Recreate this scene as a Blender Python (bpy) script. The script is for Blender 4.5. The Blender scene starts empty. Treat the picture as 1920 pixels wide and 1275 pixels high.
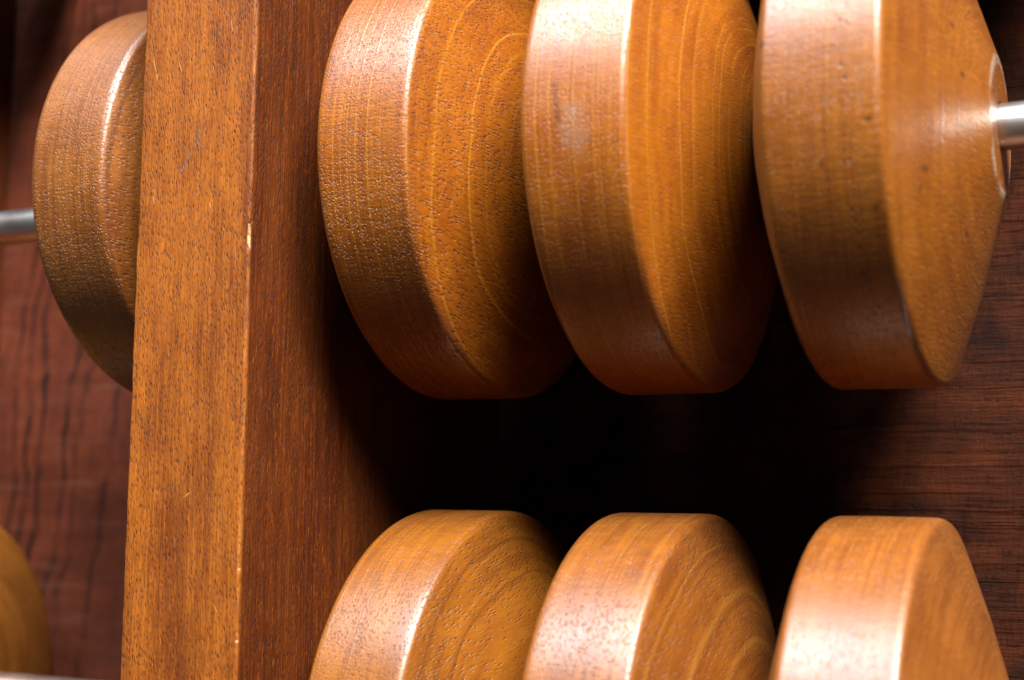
import bpy, math, random
from mathutils import Vector, Matrix, noise as mnoise

# ---------------------------------------------------------------- scene, camera, light
scene = bpy.context.scene
COL = scene.collection
MM = 0.001

cam_data = bpy.data.cameras.new('camera')
cam = bpy.data.objects.new('camera', cam_data)
COL.objects.link(cam)
RT = Vector((0.8939934398519432, 0.4479597795582268, 0.010381011503449323))
UP = Vector((0.0398723009956119, -0.10260630445295857, 0.9939226055884947))
FW = Vector((-0.44630250852421305, 0.8881463743013601, 0.10959055023286976))
m = Matrix.Identity(4)
for i in range(3):
    m[i][0], m[i][1], m[i][2] = RT[i], UP[i], -FW[i]
m.translation = Vector((192.98, -360.97, -92.08)) * MM
cam.matrix_world = m
cam_data.sensor_width = 36.0
cam_data.lens = 50.0
cam_data.clip_start = 0.02
cam_data.clip_end = 50.0
cam_data.dof.use_dof = True
cam_data.dof.focus_distance = 0.383
cam_data.dof.aperture_fstop = 8.5
scene.camera = cam

# low warm light from the right, and a tall pale window up in front; the room itself is dim
AIM = Vector((0.03, 0.0, -0.07))
world = bpy.data.worlds.new('World')
scene.world = world
world.use_nodes = True
bg = world.node_tree.nodes['Background']
bg.inputs[0].default_value = (0.82, 0.9, 1.0, 1.0)
bg.inputs[1].default_value = 0.036


def area_light(name, direction, dist, sx, sy, watts, color):
    d = bpy.data.lights.new(name, 'AREA')
    d.shape = 'RECTANGLE'
    d.size, d.size_y, d.energy, d.color = sx, sy, watts, color
    o = bpy.data.objects.new(name, d)
    COL.objects.link(o)
    v = Vector(direction).normalized()
    o.location = AIM + v * dist
    o.rotation_euler = v.to_track_quat('Z', 'Y').to_euler()
    return o


area_light('warm_light', (0.95, -1.0, 1.55), 1.8, 0.78, 0.78, 155.0, (1.0, 0.93, 0.84))
area_light('window_light', (-0.24, -0.52, 0.84), 1.8, 0.95, 0.85, 60.0, (0.80, 0.90, 1.0))

cy = scene.cycles
cy.max_bounces = 3
cy.diffuse_bounces = 1
cy.glossy_bounces = 2
cy.transmission_bounces = 0
cy.caustics_reflective = False
cy.caustics_refractive = False

vs = scene.view_settings
vs.view_transform = 'Standard'
vs.look = 'None'
vs.exposure = 0.06
vs.gamma = 1.0
vs.use_curve_mapping = False


# ---------------------------------------------------------------- node helpers
class G:
    """tiny node-graph writer"""
    def __init__(self, name):
        self.mat = bpy.data.materials.new(name)
        self.mat.use_nodes = True
        self.t = self.mat.node_tree
        self.t.nodes.clear()
        self.out = self.t.nodes.new('ShaderNodeOutputMaterial')
        self.bsdf = self.t.nodes.new('ShaderNodeBsdfPrincipled')
        self.t.links.new(self.bsdf.outputs[0], self.out.inputs[0])

    def put(self, sock, v):
        if isinstance(v, bpy.types.NodeSocket):
            self.t.links.new(v, sock)
        else:
            if hasattr(sock.default_value, '__len__') and len(sock.default_value) == 4 and len(v) == 3:
                v = (*v, 1.0)
            sock.default_value = v

    def math(self, op, a, b=0.0, c=0.0, clamp=False):
        n = self.t.nodes.new('ShaderNodeMath')
        n.operation = op
        n.use_clamp = clamp
        for i, v in enumerate((a, b, c)):
            self.put(n.inputs[i], v)
        return n.outputs[0]

    def add(self, a, b): return self.math('ADD', a, b)
    def sub(self, a, b): return self.math('SUBTRACT', a, b)
    def mul(self, a, b): return self.math('MULTIPLY', a, b)

    def obj(self):
        return self.t.nodes.new('ShaderNodeTexCoord').outputs['Object']

    def vec(self, x, y, z):
        n = self.t.nodes.new('ShaderNodeCombineXYZ')
        for i, v in enumerate((x, y, z)):
            self.put(n.inputs[i], v)
        return n.outputs[0]

    def sep(self, v):
        n = self.t.nodes.new('ShaderNodeSeparateXYZ')
        self.put(n.inputs[0], v)
        return n.outputs[0], n.outputs[1], n.outputs[2]

    def mapping(self, v, scale=(1, 1, 1), rot=(0, 0, 0), loc=(0, 0, 0)):
        n = self.t.nodes.new('ShaderNodeMapping')
        self.put(n.inputs['Vector'], v)
        n.inputs['Scale'].default_value = scale
        n.inputs['Rotation'].default_value = rot
        n.inputs['Location'].default_value = loc
        return n.outputs[0]

    def noise(self, v, scale=1.0, detail=2.0, rough=0.5, dist=0.0, dims='3D', w=None):
        n = self.t.nodes.new('ShaderNodeTexNoise')
        n.noise_dimensions = dims
        if dims != '1D':
            self.put(n.inputs['Vector'], v)
        if w is not None:
            self.put(n.inputs['W'], w)
        n.inputs['Scale'].default_value = scale
        n.inputs['Detail'].default_value = detail
        n.inputs['Roughness'].default_value = rough
        n.inputs['Distortion'].default_value = dist
        return n.outputs['Fac']

    def white(self, w):
        n = self.t.nodes.new('ShaderNodeTexWhiteNoise')
        n.noise_dimensions = '1D'
        self.put(n.inputs['W'], w)
        return n.outputs['Value']

    def voro(self, v, scale=1.0, rnd=1.0):
        n = self.t.nodes.new('ShaderNodeTexVoronoi')
        self.put(n.inputs['Vector'], v)
        n.inputs['Scale'].default_value = scale
        n.inputs['Randomness'].default_value = rnd
        c = self.sep(n.outputs['Color'])
        return n.outputs['Distance'], c[0], c[1]

    def step(self, v, a, b, lo=0.0, hi=1.0):
        n = self.t.nodes.new('ShaderNodeMapRange')
        n.interpolation_type = 'SMOOTHSTEP'
        self.put(n.inputs[0], v)
        n.inputs[1].default_value = a
        n.inputs[2].default_value = b
        n.inputs[3].default_value = lo
        n.inputs[4].default_value = hi
        return n.outputs[0]

    def mix(self, f, a, b, mode='MIX'):
        n = self.t.nodes.new('ShaderNodeMix')
        n.data_type = 'RGBA'
        n.blend_type = mode
        self.put(n.inputs[0], f)
        self.put(n.inputs[6], a)
        self.put(n.inputs[7], b)
        return n.outputs[2]

    def attr(self, name):
        n = self.t.nodes.new('ShaderNodeAttribute')
        n.attribute_name = name
        return n.outputs['Fac']

    def bump(self, h_mm, strength=1.0):
        n = self.t.nodes.new('ShaderNodeBump')
        n.inputs['Strength'].default_value = strength
        n.inputs['Distance'].default_value = MM
        self.put(n.inputs['Height'], h_mm)
        self.put(self.bsdf.inputs['Normal'], n.outputs[0])
        return n.outputs[0]

    def segment(self, px, pz, a, b, w):
        """soft mask of a thin line from a to b in the x,z plane (mm)"""
        dx, dz = b[0] - a[0], b[1] - a[1]
        L = math.hypot(dx, dz)
        ux, uz = dx / L, dz / L
        qx, qz = self.sub(px, a[0]), self.sub(pz, a[1])
        along = self.add(self.mul(qx, ux), self.mul(qz, uz))
        across = self.math('ABSOLUTE', self.sub(self.mul(qx, uz), self.mul(qz, ux)))
        m1 = self.step(across, w * 0.4, w, 1.0, 0.0)
        m2 = self.mul(self.step(along, -0.3, 0.6), self.step(along, L - 0.6, L + 0.3, 1.0, 0.0))
        return self.mul(m1, m2)


def mul3(c, k):
    return tuple(x * k for x in c)


# ---------------------------------------------------------------- materials
def bead_wood(name, light, dark, line, fibre=0.0, seed=0.0, line_amt=0.7, line_gap=3.3, line_w=0.10,
              pores=1.0, pore_cell=1.0, rays=1.0, worn=0.0, tilt=(0.0, -0.05), curve=0.0003, rough=0.36,
              spots=0.0, sheen=0.5, pit_row=None, worn_patch=None):
    light, dark, line = (mul3(light, 0.43), mul3(dark, 0.37), mul3(line, 0.47))
    g = G(name)
    p = g.mapping(g.obj(), scale=(1000, 1000, 1000))
    x0, y0, z0 = g.sep(p)
    q = g.mapping(p, rot=(fibre, 0, 0), loc=(seed * 13.7, 0, 0))     # y = along the fibre, z = tangential
    x, f, t = g.sep(q)
    big = g.noise(q, 0.013, 1.0, 0.5)
    mid = g.noise(q, 0.05, 1.0, 0.5)
    gg = g.add(x, g.add(g.mul(f, tilt[0]), g.mul(t, tilt[1])))
    off = g.add(g.mul(f, f), g.mul(g.mul(g.add(t, 14.0), g.add(t, 14.0)), 1.5))
    gg = g.add(gg, g.mul(off, curve))
    gg = g.add(gg, g.add(g.mul(big, 4.5), g.mul(mid, 0.8)))
    gg = g.add(gg, g.mul(g.noise(None, 0.16, 1.0, 0.5, dims='1D', w=gg), 5.0))
    cyc = g.math('DIVIDE', gg, line_gap)
    ring = g.math('FLOOR', cyc)
    fr = g.math('FRACT', cyc)
    edge = g.math('ABSOLUTE', g.sub(fr, 0.5))
    rsel = g.step(g.white(g.add(ring, seed)), 0.05, 0.6)
    brk = g.step(g.noise(q, 0.045, 2.0, 0.5), 0.30, 0.46)
    lines = g.mul(g.mul(g.step(edge, 0.0, line_w, 1.0, 0.0), rsel), brk)
    # pores: capsules stretched along the fibre
    pv = g.vec(g.math('DIVIDE', x, pore_cell), g.math('DIVIDE', f, pore_cell * 4.0), g.math('DIVIDE', t, pore_cell))
    pd, pr, ps = g.voro(pv)
    density = g.add(g.math('MULTIPLY_ADD', g.noise(q, 0.04, 2.0, 0.55), 2.2, -0.55), g.mul(g.sub(fr, 0.5), 0.25))
    keep = g.step(g.sub(g.add(density, 0.22), pr), 0.0, 0.15)
    size = g.add(0.22, g.mul(ps, 0.20))
    pit = g.mul(g.step(g.sub(pd, size), -0.14, 0.10, 1.0, 0.0), keep)
    fine_v = g.vec(g.math('DIVIDE', x, 0.75), g.math('DIVIDE', f, 4.0), g.math('DIVIDE', t, 0.75))
    fd, fr2, _ = g.voro(fine_v)
    fine = g.mul(g.step(fd, 0.12, 0.34, 1.0, 0.0), g.step(fr2, 0.35, 0.5))
    # rays: ticks that run along the axis, thin in the tangential direction
    rv = g.vec(g.math('DIVIDE', x, 5.0), g.math('DIVIDE', f, 3.5), g.math('DIVIDE', t, 0.55))
    ray = g.noise(rv, 1.0, 2.0, 0.6)
    sv = g.vec(g.math('DIVIDE', gg, 1.0), g.math('DIVIDE', f, 34.0), g.math('DIVIDE', t, 34.0))
    strip = g.noise(sv, 1.0, 3.0, 0.6)
    mott = g.noise(q, 0.05, 4.0, 0.6)
    # colour
    tone = g.add(g.mul(mott, 0.55), g.mul(strip, 0.75))
    c = g.mix(g.step(tone, 0.44, 0.84), dark, light)
    c = g.mix(g.mul(g.step(ray, 0.40, 0.62, 1.0, 0.0), 0.34 * rays), c, mul3(dark, 0.55))
    c = g.mix(g.mul(lines, line_amt), c, line)
    c = g.mix(g.mul(fine, 0.16 * pores), c, mul3(dark, 0.45))
    c = g.mix(g.math('MULTIPLY', pit, 0.26 * min(pores, 1.2)), c, mul3(dark, 0.35))
    if spots > 0:
        sd, sr, _ = g.voro(g.mapping(q, scale=(0.16, 0.10, 0.16)))
        spot = g.mul(g.step(sd, 0.08, 0.17, 1.0, 0.0), g.step(sr, 0.55, 0.6))
        c = g.mix(g.mul(spot, spots), c, mul3(dark, 0.15))
    rad = g.math('SQRT', g.add(g.mul(y0, y0), g.mul(z0, z0)))
    row = None
    if pit_row is not None:
        # one growth layer with larger open pores, round the rim
        rw = g.add(x0, g.mul(g.noise(p, 0.05, 2.0, 0.5), 4.0))
        band = g.step(g.math('ABSOLUTE', g.sub(rw, pit_row + 2.0)), 0.5, 2.2, 1.0, 0.0)
        vd, vr, _ = g.voro(g.mapping(p, scale=(0.80, 0.42, 0.50)))
        row = g.mul(g.mul(g.step(vd, 0.14, 0.36, 1.0, 0.0), g.step(vr, 0.35, 0.5)), band)
        row = g.mul(g.mul(row, g.step(rad, 60.0, 62.0)), g.step(g.noise(p, 0.06, 2.0, 0.6), 0.26, 0.44))
        c = g.mix(g.mul(row, 0.8), c, mul3(dark, 0.16))
    if worn_patch is not None:
        px_, pz_ = worn_patch
        e = g.add(g.math('POWER', g.math('DIVIDE', g.sub(x0, px_), 4.5), 2.0), g.math('POWER', g.math('DIVIDE', g.sub(z0, pz_), 9.0), 2.0))
        e = g.add(e, g.mul(g.sub(g.noise(p, 0.3, 4.0, 0.65), 0.5), 2.6))
        pm = g.mul(g.step(e, 0.1, 1.0, 1.0, 0.0), g.mul(g.step(y0, -58.0, -56.0, 1.0, 0.0), g.step(rad, 61.0, 63.0)))
        c = g.mix(g.mul(pm, 0.26), c, (0.20, 0.155, 0.12))
        dk = g.mul(g.segment(x0, z0, (px_ - 5.2, pz_ + 12.0), (px_ - 3.6, pz_ + 1.0), 1.1), g.step(y0, -50.0, -48.0, 1.0, 0.0))
        dk = g.mul(dk, g.step(rad, 61.0, 63.0))
        c = g.mix(g.mul(dk, 0.42), c, mul3(dark, 0.3))
    if worn > 0:
        ring_m = g.mul(g.step(rad, 15.0, 16.2), g.step(rad, 17.0, 18.6, 1.0, 0.0))
        ring_m = g.mul(ring_m, g.step(g.noise(p, 0.13, 3.0, 0.6), 0.36, 0.56))
        c = g.mix(g.mul(ring_m, worn), c, (0.36, 0.31, 0.25))
    g.put(g.bsdf.inputs['Base Color'], c)
    # varnish
    r = g.add(rough - 0.08, g.mul(g.noise(p, 0.09, 4.0, 0.65), 0.16))
    r = g.add(r, g.mul(pit, 0.25))
    g.put(g.bsdf.inputs['Roughness'], r)
    g.put(g.bsdf.inputs['Specular IOR Level'], sheen)
    g.put(g.bsdf.inputs['Coat Weight'], 0.42)
    g.put(g.bsdf.inputs['Coat Roughness'], g.sub(r, 0.04))
    h = g.mul(pit, -0.42 * pores)
    h = g.add(h, g.mul(fine, -0.09 * pores))
    h = g.add(h, g.mul(ray, 0.11 * rays))
    h = g.add(h, g.mul(g.noise(fine_v, 1.4, 2.0, 0.6), 0.03))
    h = g.add(h, g.mul(g.noise(p, 0.10, 2.0, 0.5), 0.07))
    if row is not None:
        h = g.add(h, g.mul(row, -0.28))
    h = g.add(h, g.mul(lines, 0.05))
    g.bump(h, 0.9)
    return g.mat


def beam_wood():
    g = G('beam_wood')
    p = g.mapping(g.obj(), scale=(1000, 1000, 1000))
    x, y, z = g.sep(p)
    warp = g.sub(g.noise(g.mapping(p, scale=(0.03, 0.03, 0.006)), 1.0, 2.0, 0.5), 0.5)
    xw = g.add(x, g.mul(warp, 9.0))
    yw = g.add(y, g.mul(warp, 7.0))
    long_v = g.vec(g.mul(xw, 1.25), g.mul(yw, 1.25), g.mul(z, 0.022))
    streak = g.noise(long_v, 1.0, 3.0, 0.62)
    broad = g.noise(g.vec(g.mul(xw, 0.10), g.mul(yw, 0.10), g.mul(z, 0.016)), 1.0, 3.0, 0.55)
    mott = g.noise(g.mapping(p, scale=(0.11, 0.11, 0.05)), 1.0, 4.0, 0.6)
    fl_v = g.vec(g.mul(xw, 1.85), g.mul(yw, 1.85), g.mul(z, 0.46))
    d1, r1, s1 = g.voro(fl_v)
    dens = g.add(0.20, g.mul(g.noise(g.mapping(p, scale=(0.16, 0.16, 0.07)), 1.0, 3.0, 0.6), 0.95))
    fleck = g.mul(g.step(d1, 0.10, 0.40, 1.0, 0.0), g.step(g.sub(dens, r1), 0.0, 0.15))
    d2, r2, _ = g.voro(g.vec(g.mul(xw, 2.4), g.mul(yw, 2.4), g.mul(z, 0.45)))
    tiny = g.mul(g.step(d2, 0.12, 0.46, 1.0, 0.0), g.step(r2, 0.25, 0.35))
    d3, r3, _ = g.voro(g.vec(g.mul(xw, 0.85), g.mul(yw, 0.85), g.mul(z, 0.035)))
    longl = g.mul(g.step(d3, 0.05, 0.30, 1.0, 0.0), g.step(r3, 0.62, 0.7))
    longl = g.mul(longl, g.step(g.noise(g.mapping(p, scale=(0.05, 0.05, 0.012)), 1.0, 2.0, 0.5), 0.42, 0.62))
    light, dark = (0.245, 0.070, 0.0055), (0.105, 0.0235, 0.0025)
    tone = g.add(g.mul(broad, 0.65), g.add(g.mul(mott, 0.45), g.mul(streak, 0.35)))
    c = g.mix(g.step(tone, 0.52, 0.90), dark, light)
    c = g.mix(g.mul(g.step(streak, 0.50, 0.70), 0.25), c, mul3(light, 1.25))
    c = g.mix(g.mul(g.step(y, -66.2, -64.0), 0.80), c, g.mix(g.step(streak, 0.35, 0.65), (0.022, 0.0030, 0.0007), (0.074, 0.0108, 0.0013)))  # behind the front: redder wood, with side shade also painted into the colour
    c = g.mix(g.mul(fleck, 0.70), c, (0.026, 0.008, 0.006))
    grain = g.noise(g.vec(g.mul(xw, 2.4), g.mul(yw, 2.4), g.mul(z, 0.24)), 1.0, 3.0, 0.7)
    c = g.mix(g.mul(g.step(grain, 0.36, 0.54, 1.0, 0.0), 0.42), c, (0.062, 0.015, 0.005))
    c = g.mix(g.mul(g.step(grain, 0.56, 0.70), 0.45), c, mul3(light, 1.45))
    c = g.mix(g.mul(tiny, 0.45), c, (0.042, 0.012, 0.005))
    c = g.mix(g.mul(longl, 0.60), c, (0.06, 0.022, 0.016))
    # a red smear low on the front and a grey pencil tick, a few pale scratches
    smear = g.mul(g.step(g.math('SQRT', g.add(g.math('POWER', g.math('DIVIDE', g.sub(x, -54.0), 5.5), 2.0),
                                              g.math('POWER', g.math('DIVIDE', g.sub(z, -152.0), 9.0), 2.0))), 0.3, 1.0, 1.0, 0.0),
                  g.step(y, -65.5, -65.0, 1.0, 0.0))
    smear = g.mul(smear, g.step(g.noise(p, 0.35, 3.0, 0.6), 0.35, 0.6))
    c = g.mix(g.mul(smear, 0.7), c, (0.42, 0.07, 0.02))
    front = g.step(y, -65.5, -65.0, 1.0, 0.0)
    tick = g.math('MAXIMUM', g.segment(x, z, (-55.5, -6.5), (-49.3, 3.0), 0.45), g.segment(x, z, (-49.3, 3.0), (-47.8, 8.5), 0.45))
    tick = g.math('MAXIMUM', tick, g.segment(x, z, (-52.5, 4.0), (-48.0, -0.5), 0.3))
    tick = g.mul(g.mul(tick, front), g.step(g.noise(p, 1.1, 2.0, 0.6), 0.38, 0.58))
    c = g.mix(g.mul(tick, 0.75), c, (0.10, 0.085, 0.075))
    scr = g.segment(x, z, (-66.3, 26.5), (-64.6, 20.5), 0.2)
    for a, b in (((-57.5, 25.0), (-56.4, 22.0)), ((-45.5, -15.0), (-44.2, -18.0)), ((-50.5, -93.0), (-48.3, -91.5)),
                 ((-64.5, -10.0), (-64.2, -14.5)), ((-39.6, -120.0), (-38.4, -122.0)), ((-40.2, 34.0), (-39.5, 30.5))):
        scr = g.math('MAXIMUM', scr, g.segment(x, z, a, b, 0.17))
    c = g.mix(g.mul(g.mul(scr, front), 0.5), c, (0.50, 0.26, 0.09))
    chip = g.attr('chip')
    chipn = g.step(g.add(chip, g.mul(g.sub(g.noise(p, 1.5, 3.0, 0.6), 0.5), 0.7)), 0.40, 0.62)
    c = g.mix(chipn, c, g.mix(g.noise(g.mapping(p, scale=(1.5, 1.5, 0.3)), 1.0, 3.0, 0.6), (0.20, 0.09, 0.03), (0.55, 0.38, 0.20)))
    wearn = g.mul(g.attr('edge'), g.step(g.noise(g.mapping(p, scale=(0.5, 0.5, 0.12)), 1.0, 3.0, 0.6), 0.42, 0.66))
    c = g.mix(g.mul(wearn, 0.22), c, (0.5, 0.22, 0.05))
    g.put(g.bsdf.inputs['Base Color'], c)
    g.put(g.bsdf.inputs['Roughness'], g.add(0.46, g.mul(mott, 0.16)))
    g.put(g.bsdf.inputs['Specular IOR Level'], 0.22)
    h = g.add(g.mul(fleck, -0.22), g.mul(tiny, -0.14))
    h = g.add(h, g.add(g.mul(longl, -0.15), g.mul(streak, 0.22)))
    h = g.add(h, g.mul(g.noise(g.vec(g.mul(xw, 2.4), g.mul(yw, 2.4), g.mul(z, 0.5)), 1.0, 2.0, 0.6), 0.08))
    h = g.add(h, g.mul(scr, -0.1))
    g.bump(h, 0.7)
    return g.mat


def panel_wood(name, light, dark, saw=1.0, streaks=0.0, seed=0.0, sheen=0.35):
    g = G(name)
    p = g.mapping(g.obj(), scale=(1000, 1000, 1000), loc=(seed, 0, seed * 0.37))
    x, y, z = g.sep(p)
    wob = g.noise(g.mapping(p, scale=(0.02, 0.02, 0.05)), 1.0, 2.0, 0.5)
    saw_v = g.vec(g.mul(x, 0.028), 0.0, g.add(g.mul(z, 0.70), g.mul(wob, 1.2)))
    saw_n = g.noise(saw_v, 1.0, 3.0, 0.62)
    saw_f = g.noise(g.vec(g.mul(x, 0.09), 0.0, g.mul(z, 2.6)), 1.0, 2.0, 0.6)
    tooth = g.noise(g.vec(g.mul(x, 0.75), g.mul(y, 0.5), g.mul(z, 1.7)), 1.0, 4.0, 0.7)
    saw_n = g.add(g.mul(saw_n, 0.62), g.mul(tooth, 0.38))
    groove = g.step(saw_n, 0.36, 0.43, 1.0, 0.0)
    ridge = g.step(saw_n, 0.57, 0.66)
    band = g.noise(g.vec(g.mul(x, 0.012), 0.0, g.mul(z, 0.16)), 1.0, 3.0, 0.55)
    fib = g.noise(g.vec(g.mul(x, 1.7), g.mul(y, 1.7), g.mul(z, 0.25)), 1.0, 3.0, 0.65)
    blot = g.noise(g.mapping(p, scale=(0.05, 0.05, 0.05)), 1.0, 3.0, 0.6)
    c = g.mix(g.step(g.add(g.mul(blot, 0.6), g.add(g.mul(fib, 0.3), g.mul(band, 0.35))), 0.42, 0.85), dark, light)
    c = g.mix(g.mul(groove, 0.75 * saw), c, mul3(dark, 0.30))
    c = g.mix(g.mul(g.step(fib, 0.36, 0.52, 1.0, 0.0), 0.22 * saw), c, mul3(dark, 0.45))
    c = g.mix(g.mul(ridge, 0.35 * saw), c, mul3(light, 2.0))
    c = g.mix(g.mul(g.step(saw_f, 0.40, 0.52, 1.0, 0.0), 0.35), c, mul3(dark, 0.6))
    if streaks > 0:
        sx = g.add(x, g.add(g.mul(g.noise(g.mapping(p, scale=(0.02, 0.02, 0.022)), 1.0, 3.0, 0.55), 26.0), g.mul(z, -0.10)))
        cyc = g.math('DIVIDE', sx, 7.5)
        fr = g.math('FRACT', cyc)
        rs = g.white(g.math('FLOOR', cyc))
        ln = g.step(g.math('ABSOLUTE', g.sub(fr, 0.5)), 0.02, 0.26, 1.0, 0.0)
        ln = g.mul(ln, g.step(rs, 0.25, 0.9, 0.15, 1.0))
        ln = g.mul(ln, g.step(g.noise(g.mapping(p, scale=(0.10, 0.1, 0.05)), 1.0, 2.0, 0.6), 0.32, 0.58, 0.25, 1.0))
        c = g.mix(g.mul(ln, streaks), c, (0.018, 0.010, 0.010))
        pale = g.step(g.noise(g.vec(g.mul(x, 0.02), 0.0, g.mul(z, 0.22)), 1.0, 3.0, 0.6), 0.55, 0.75)
        c = g.mix(g.mul(pale, 0.25), c, (0.26, 0.15, 0.10))
    g.put(g.bsdf.inputs['Base Color'], c)
    g.put(g.bsdf.inputs['Roughness'], g.add(0.40, g.mul(fib, 0.22)))
    g.put(g.bsdf.inputs['Specular IOR Level'], sheen)
    h = g.add(g.mul(groove, -0.45 * saw), g.mul(saw_n, 0.9 * saw))
    # steps left by the saw: each line is a small ledge that catches the light
    lz = g.add(g.math('DIVIDE', z, 2.6), g.add(g.mul(g.noise(None, 0.45, 2.0, 0.5, dims='1D', w=z), 1.6),
                                               g.mul(g.noise(g.mapping(p, scale=(0.05, 0.03, 0.12)), 1.0, 4.0, 0.65), 1.3)))
    lf = g.math('FRACT', lz)
    la = g.mul(g.step(g.white(g.math('FLOOR', lz)), 0.2, 0.9), g.step(g.noise(g.mapping(p, scale=(0.035, 0.03, 0.25)), 1.0, 2.0, 0.5), 0.34, 0.58))
    h = g.add(h, g.mul(g.mul(g.math('POWER', lf, 3.0), la), 0.38 * saw))
    h = g.add(h, g.mul(saw_f, 0.30 * saw))
    h = g.add(h, g.mul(fib, 0.14))
    g.bump(h, 0.8)
    return g.mat


def steel():
    g = G('brushed_steel')
    p = g.mapping(g.obj(), scale=(1000, 1000, 1000))
    x, y, z = g.sep(p)
    br = g.noise(g.vec(g.mul(x, 0.05), g.mul(y, 3.0), g.mul(z, 3.0)), 1.0, 3.0, 0.6)
    sm = g.noise(p, 0.12, 3.0, 0.6)
    g.put(g.bsdf.inputs['Base Color'], g.mix(br, (0.62, 0.61, 0.59), (0.80, 0.79, 0.77)))
    g.bsdf.inputs['Metallic'].default_value = 1.0
    g.put(g.bsdf.inputs['Roughness'], g.add(0.24, g.mul(sm, 0.16)))
    g.bump(g.mul(br, 0.05), 0.6)
    return g.mat


# ---------------------------------------------------------------- mesh helpers
def link_mesh(name, verts, faces, mat, parent=None, smooth=True):
    me = bpy.data.meshes.new(name)
    me.from_pydata(verts, [], faces)
    me.update()
    if smooth:
        me.shade_smooth()
    me.materials.append(mat)
    o = bpy.data.objects.new(name, me)
    COL.objects.link(o)
    if parent:
        o.parent = parent
    return o


def tag(o, label, cat=None, group=None, kind=None):
    if label:
        o['label'] = label
    if cat:
        o['category'] = cat
    if group:
        o['group'] = group
    if kind:
        o['kind'] = kind
    return o


def arc(cx, cr, rad, a0, a1, n):
    return [(cx + rad * math.cos(a0 + (a1 - a0) * i / n), cr + rad * math.sin(a0 + (a1 - a0) * i / n)) for i in range(n + 1)]


def fillet(poly, radii, n=6):
    """round the inner corners of an open polyline of (axial, radial)"""
    out = [poly[0]]
    for i in range(1, len(poly) - 1):
        p0, p1, p2 = (Vector(poly[i - 1]), Vector(poly[i]), Vector(poly[i + 1]))
        r = radii[i]
        if r <= 0:
            out.append(tuple(p1))
            continue
        d0, d2 = (p0 - p1).normalized(), (p2 - p1).normalized()
        ang = d0.angle(d2)
        cut = min(r / math.tan(ang / 2), 0.48 * (p0 - p1).length, 0.48 * (p2 - p1).length)
        a, b = p1 + d0 * cut, p1 + d2 * cut
        for k in range(n + 1):
            s = k / n
            out.append(tuple((1 - s) ** 2 * a + 2 * s * (1 - s) * p1 + s * s * b))
    out.append(poly[-1])
    return out


R, HALF_W, HALF_L, HUB, BORE = 64.0, 13.25, 29.1, 17.0, 6.25


def bead_mesh(seed, corner=2.7):
    poly = [(-24.0, BORE), (-HALF_L, BORE), (-HALF_L, HUB), (-HALF_W - 7.4, 44.0), (-HALF_W, R), (HALF_W, R),
            (HALF_W + 7.4, 44.0), (HALF_L, HUB), (HALF_L, BORE), (24.0, BORE)]
    radii = [0, 0.6, 2.2, 60.0, corner, corner, 60.0, 2.2, 0.6, 0]
    prof = fillet(poly, radii, 7)
    # extra rings so slow wobble shows in the highlights
    fine = [prof[0]]
    for a, b in zip(prof, prof[1:]):
        d = math.hypot(b[0] - a[0], b[1] - a[1])
        n = max(1, int(d / 3.0))
        for k in range(1, n + 1):
            fine.append((a[0] + (b[0] - a[0]) * k / n, a[1] + (b[1] - a[1]) * k / n))
    N = 160
    verts, faces = [], []
    for i in range(N):
        th = 2 * math.pi * i / N
        cs, sn = math.cos(th), math.sin(th)
        for (ax, ra) in fine:
            w = 0.0
            if ra > 12:
                w = 0.16 * mnoise.noise(Vector((ax * 0.05 + seed * 7.1, cs * ra * 0.045, sn * ra * 0.045)))
            verts.append(((ax + w * 0.6) * MM, (ra + w) * cs * MM, (ra + w) * sn * MM))
    M = len(fine)
    for i in range(N):
        j = (i + 1) % N
        for k in range(M - 1):
            faces.append((i * M + k, i * M + k + 1, j * M + k + 1, j * M + k))
    return verts, faces


def bead(label, x, z, mat, seed, corner=2.7):
    v, f = bead_mesh(seed, corner)
    o = link_mesh('abacus_bead', v, f, mat)
    o.location = (x * MM, 0, z * MM)
    return tag(o, label, 'bead', 'wooden beads threaded on the rods')


def rod(label, x0, x1, z, mat, parent, r=5.87):
    N, S = 64, 2
    prof = [(x0, 0.01), (x0, r - 0.6), (x0 + 0.6, r), (x1 - 0.6, r), (x1, r - 0.6), (x1, 0.01)]
    verts, faces = [], []
    for i in range(N):
        a = 2 * math.pi * i / N
        for ax, ra in prof:
            verts.append((ax * MM, ra * math.cos(a) * MM, ra * math.sin(a) * MM))
    M = len(prof)
    for i in range(N):
        j = (i + 1) % N
        for k in range(M - 1):
            faces.append((i * M + k, j * M + k, j * M + k + 1, i * M + k + 1))
    o = link_mesh('steel_rod', verts, faces, mat, parent)
    o.data.set_sharp_from_angle(angle=math.radians(30))
    o.location = (0, 0, z * MM)
    return tag(o, label)


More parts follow.
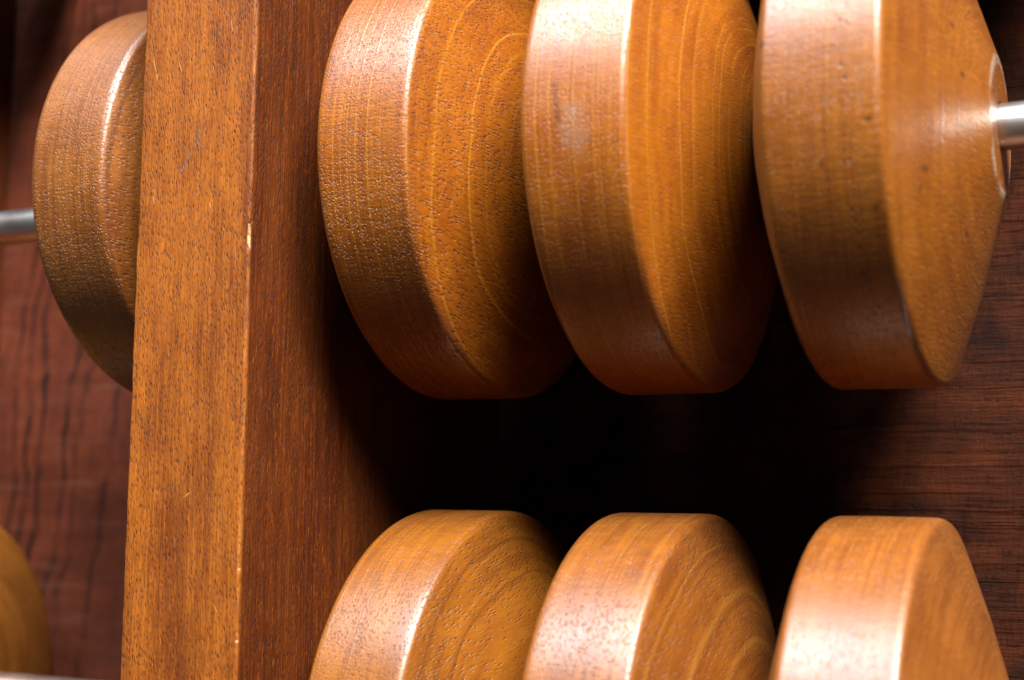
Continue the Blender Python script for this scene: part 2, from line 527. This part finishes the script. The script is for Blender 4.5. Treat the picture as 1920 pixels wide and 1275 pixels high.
def post(name, x0, x1, y0, y1, z0, z1, mat, chips=(), bev=0.9, step=0.6, seed=0.0):
    """a squared timber; front edges eased, with real chips knocked out of the right front edge"""
    n = 6
    ring = []                       # (x, y, which corner, 0..1 across the bevel)
    for k in range(n + 1):
        a = math.pi / 2 * k / n
        ring.append((x0 + bev - bev * math.cos(a), y0 + bev - bev * math.sin(a), 'l', k / n))
    ring.append((x0 + bev + 0.4, y0, '', 0))
    for k in range(1, 8):
        ring.append((x0 + bev + (x1 - x0 - 2 * bev) * k / 8, y0, '', 0))
    ring.append((x1 - bev - 0.4, y0, '', 0))
    for k in range(n + 1):
        a = math.pi / 2 * k / n
        ring.append((x1 - bev + bev * math.sin(a), y0 + bev - bev * math.cos(a), 'r', k / n))
    ring.append((x1, y0 + bev + 0.4, '', 0))
    for k in range(1, 12):
        ring.append((x1, y0 + bev + (y1 - y0 - bev) * k / 12, '', 0))
    ring.append((x1, y1, '', 0))
    ring.append((x0, y1, '', 0))
    rows = int((z1 - z0) / step)
    M = len(ring)
    verts, faces, chipv, edgev = [], [], [], []
    for i in range(rows + 1):
        z = z0 + (z1 - z0) * i / rows
        for (x, y, cor, s) in ring:
            ca = ea = 0.0
            dx = dy = 0.0
            if cor:
                ea = math.sin(math.pi * s)
                w = mnoise.noise(Vector((z * 0.22, seed + (3 if cor == 'r' else 9), s * 0.7)))
                w2 = mnoise.noise(Vector((z * 0.05, seed + 5, 1.0)))
                amp = 0.10 * w + 0.10 * w2
                sx = 1 if cor == 'l' else -1
                dx, dy = sx * amp * ea, amp * ea
                if cor == 'r':
                    for (zc, half, depth) in chips:
                        u = abs(z - zc) / half
                        if u < 1:
                            k = (1 - u * u) * (0.75 + 0.5 * mnoise.noise(Vector((z * 0.9, zc, s * 2))))
                            dx -= depth * k * ea
                            dy += depth * k * ea
                            ca = max(ca, min(1.0, 1.6 * k) * ea)
            verts.append(((x + dx) * MM, (y + dy) * MM, z * MM))
            chipv.append(ca)
            edgev.append(ea)
    for i in range(rows):
        for k in range(M):
            l = (k + 1) % M
            faces.append((i * M + k, i * M + l, (i + 1) * M + l, (i + 1) * M + k))
    faces.append(tuple(range(M - 1, -1, -1)))
    faces.append(tuple(rows * M + k for k in range(M)))
    o = link_mesh(name, verts, faces, mat)
    for nm, vals in (('chip', chipv), ('edge', edgev)):
        at = o.data.attributes.new(nm, 'FLOAT', 'POINT')
        at.data.foreach_set('value', vals)
    o.data.set_sharp_from_angle(angle=math.radians(40))
    return o


# ---------------------------------------------------------------- the frame of the abacus
YB = 78.0
BEAM = beam_wood()


def panel(name, x0, x1, mat, label):
    nx, nz = 40, 60
    verts, faces = [], []
    for j in range(nz + 1):
        for i in range(nx + 1):
            x = x0 + (x1 - x0) * i / nx
            z = -330 + 660 * j / nz
            verts.append((x * MM, (YB + 0.4 * mnoise.noise(Vector((x * 0.02, 0.3, z * 0.03)))) * MM, z * MM))
    b = len(verts)
    for j in range(nz):
        for i in range(nx):
            a = j * (nx + 1) + i
            faces.append((a, a + 1, a + nx + 2, a + nx + 1))
    # back side, so that the board has thickness
    for x, z in ((x0, -330), (x1, -330), (x1, 330), (x0, 330)):
        verts.append((x * MM, (YB + 18) * MM, z * MM))
    faces.append((b + 3, b + 2, b + 1, b))
    faces.append(tuple([i for i in range(nx, -1, -1)] + [b, b + 1]))
    faces.append(tuple([nz * (nx + 1) + i for i in range(nx + 1)] + [b + 2, b + 3]))
    faces.append(tuple([j * (nx + 1) for j in range(nz + 1)] + [b + 3, b]))
    faces.append(tuple([j * (nx + 1) + nx for j in range(nz, -1, -1)] + [b + 1, b + 2]))
    o = link_mesh(name, verts, faces, mat)
    o.data.set_sharp_from_angle(angle=math.radians(40))
    tag(o, label, kind='structure')
    return o


panel('back_panel', -300, -52, panel_wood('panel_wood_streaked', (0.195, 0.050, 0.025), (0.095, 0.025, 0.014), saw=0.35, streaks=1.0, seed=3.0, sheen=0.14),
      'dark red backing board with dark wavy grain, left of the beam')
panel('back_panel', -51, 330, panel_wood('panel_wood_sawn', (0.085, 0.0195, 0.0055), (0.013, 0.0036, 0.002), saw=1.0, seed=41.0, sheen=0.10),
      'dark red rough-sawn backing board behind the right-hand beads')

frame = bpy.data.objects.new('wooden_abacus', None)
COL.objects.link(frame)
frame.location = (-0.05, 0, -0.32)
frame.empty_display_size = 0.02
tag(frame, 'large wooden abacus with an upright divider beam and thin steel rods', 'abacus')


def hold(o):
    """make o a part of the frame, where it stands"""
    o.parent = frame
    o.matrix_parent_inverse = Matrix.Translation(-frame.location)


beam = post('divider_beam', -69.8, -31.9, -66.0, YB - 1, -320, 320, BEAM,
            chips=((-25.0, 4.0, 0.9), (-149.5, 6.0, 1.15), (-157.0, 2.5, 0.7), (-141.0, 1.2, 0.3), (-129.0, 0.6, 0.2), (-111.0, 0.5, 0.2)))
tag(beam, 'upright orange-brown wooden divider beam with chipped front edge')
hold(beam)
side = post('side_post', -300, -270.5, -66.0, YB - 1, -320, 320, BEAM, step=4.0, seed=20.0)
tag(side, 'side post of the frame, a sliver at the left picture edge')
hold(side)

# ---------------------------------------------------------------- rods
STEEL = steel()
hold(rod('brushed steel rod through the upper row of beads', -290, 330, 0.0, STEEL, None))
hold(rod('bright steel rod of the lower row, at the bottom left corner', -290, 330, -158.6, STEEL, None))
hold(rod('steel rod above the picture', -290, 330, 160.0, STEEL, None))

# ---------------------------------------------------------------- beads
ORL, ORD = (0.66, 0.198, 0.009), (0.50, 0.118, 0.006)
m_left = bead_wood('bead_wood_tan', (0.53, 0.182, 0.030), (0.36, 0.10, 0.014), (0.16, 0.055, 0.014), fibre=0.2, seed=1.0,
                   line_amt=0.55, line_gap=3.6, line_w=0.07, pores=0.55, pore_cell=0.75, rays=1.0, spots=0.2)
m_one = bead_wood('bead_wood_pitted', ORL, ORD, (0.74, 0.32, 0.03), fibre=0.35, seed=2.0, line_amt=0.62, line_gap=2.3, line_w=0.10,
                  pores=0.8, pore_cell=0.64, rays=1.1)
m_two = bead_wood('bead_wood_lined', ORL, ORD, (0.74, 0.32, 0.03), fibre=0.15, seed=3.9, line_amt=0.7, line_gap=1.7, line_w=0.09,
                  pores=0.25, pore_cell=0.6, tilt=(0.05, -0.02), rays=0.8, worn_patch=(0.5, -6.0))
m_three = bead_wood('bead_wood_plain', (0.60, 0.192, 0.013), (0.45, 0.122, 0.008), (0.28, 0.09, 0.015), fibre=0.1, seed=4.1, line_amt=0.25,
                    pores=0.18, pore_cell=0.7, rays=1.1, worn=0.6, spots=0.6, pit_row=6.0)
m_a = bead_wood('bead_wood_ochre', (0.53, 0.178, 0.015), (0.38, 0.108, 0.009), (0.22, 0.07, 0.010), fibre=-0.25, seed=5.2, line_amt=0.6,
                line_gap=4.2, line_w=0.09, pores=0.65, pore_cell=0.66, rays=0.5, curve=0.0008)
m_b = bead_wood('bead_wood_amber', (0.50, 0.163, 0.018), (0.35, 0.095, 0.011), (0.66, 0.29, 0.035), fibre=-0.4, seed=6.4, line_amt=0.3,
                line_gap=5.0, line_w=0.08, pores=0.45, pore_cell=0.66, rays=0.6)
m_c = bead_wood('bead_wood_satin', (0.50, 0.162, 0.022), (0.37, 0.108, 0.013), (0.30, 0.095, 0.014), fibre=-0.3, seed=7.7, line_amt=0.4,
                pores=0.12, pore_cell=0.7, rays=0.6)
m_d = bead_wood('bead_wood_olive', (0.72, 0.262, 0.036), (0.50, 0.16, 0.02), (0.22, 0.08, 0.016), fibre=0.5, seed=8.5, line_amt=0.4,
                pores=0.3, rays=0.5)

bead('tan pitted wooden bead half hidden behind the left of the beam', -99.0, 0, m_left, 1)
bead('orange upper bead with many pits and yellow grain lines, beside the beam', 0.0, 0, m_one, 2)
bead('middle bead of the upper row with smooth yellow-lined cone', 58.6, 0, m_two, 3)
bead('upper right bead with the steel rod coming out of its end', 117.2, 0, m_three, 4)
bead('ochre lower bead with short stroke pores, nearest the beam', -1.0, -160, m_a, 5)
bead('middle bead of the lower row with amber cone', 57.6, -160, m_b, 6)
bead('lower right bead with broad white glare on its rim', 117.0, -160, m_c, 7)
bead('dim ochre bead cut off in the bottom left corner', -233.0, -158.6, m_d, 8)
# the row above, out of the picture: it shades the board
for i, (x, mt) in enumerate(((-233.0, m_left), (1.0, m_c), (59.5, m_a), (118.0, m_b), (176.5, m_c))):
    o = bead('wooden bead of the row above the picture, %s from the left' % ('first', 'second', 'third', 'fourth', 'fifth')[i], x, 160, mt, 20 + i)
    o['group'] = 'beads of the row above the picture'
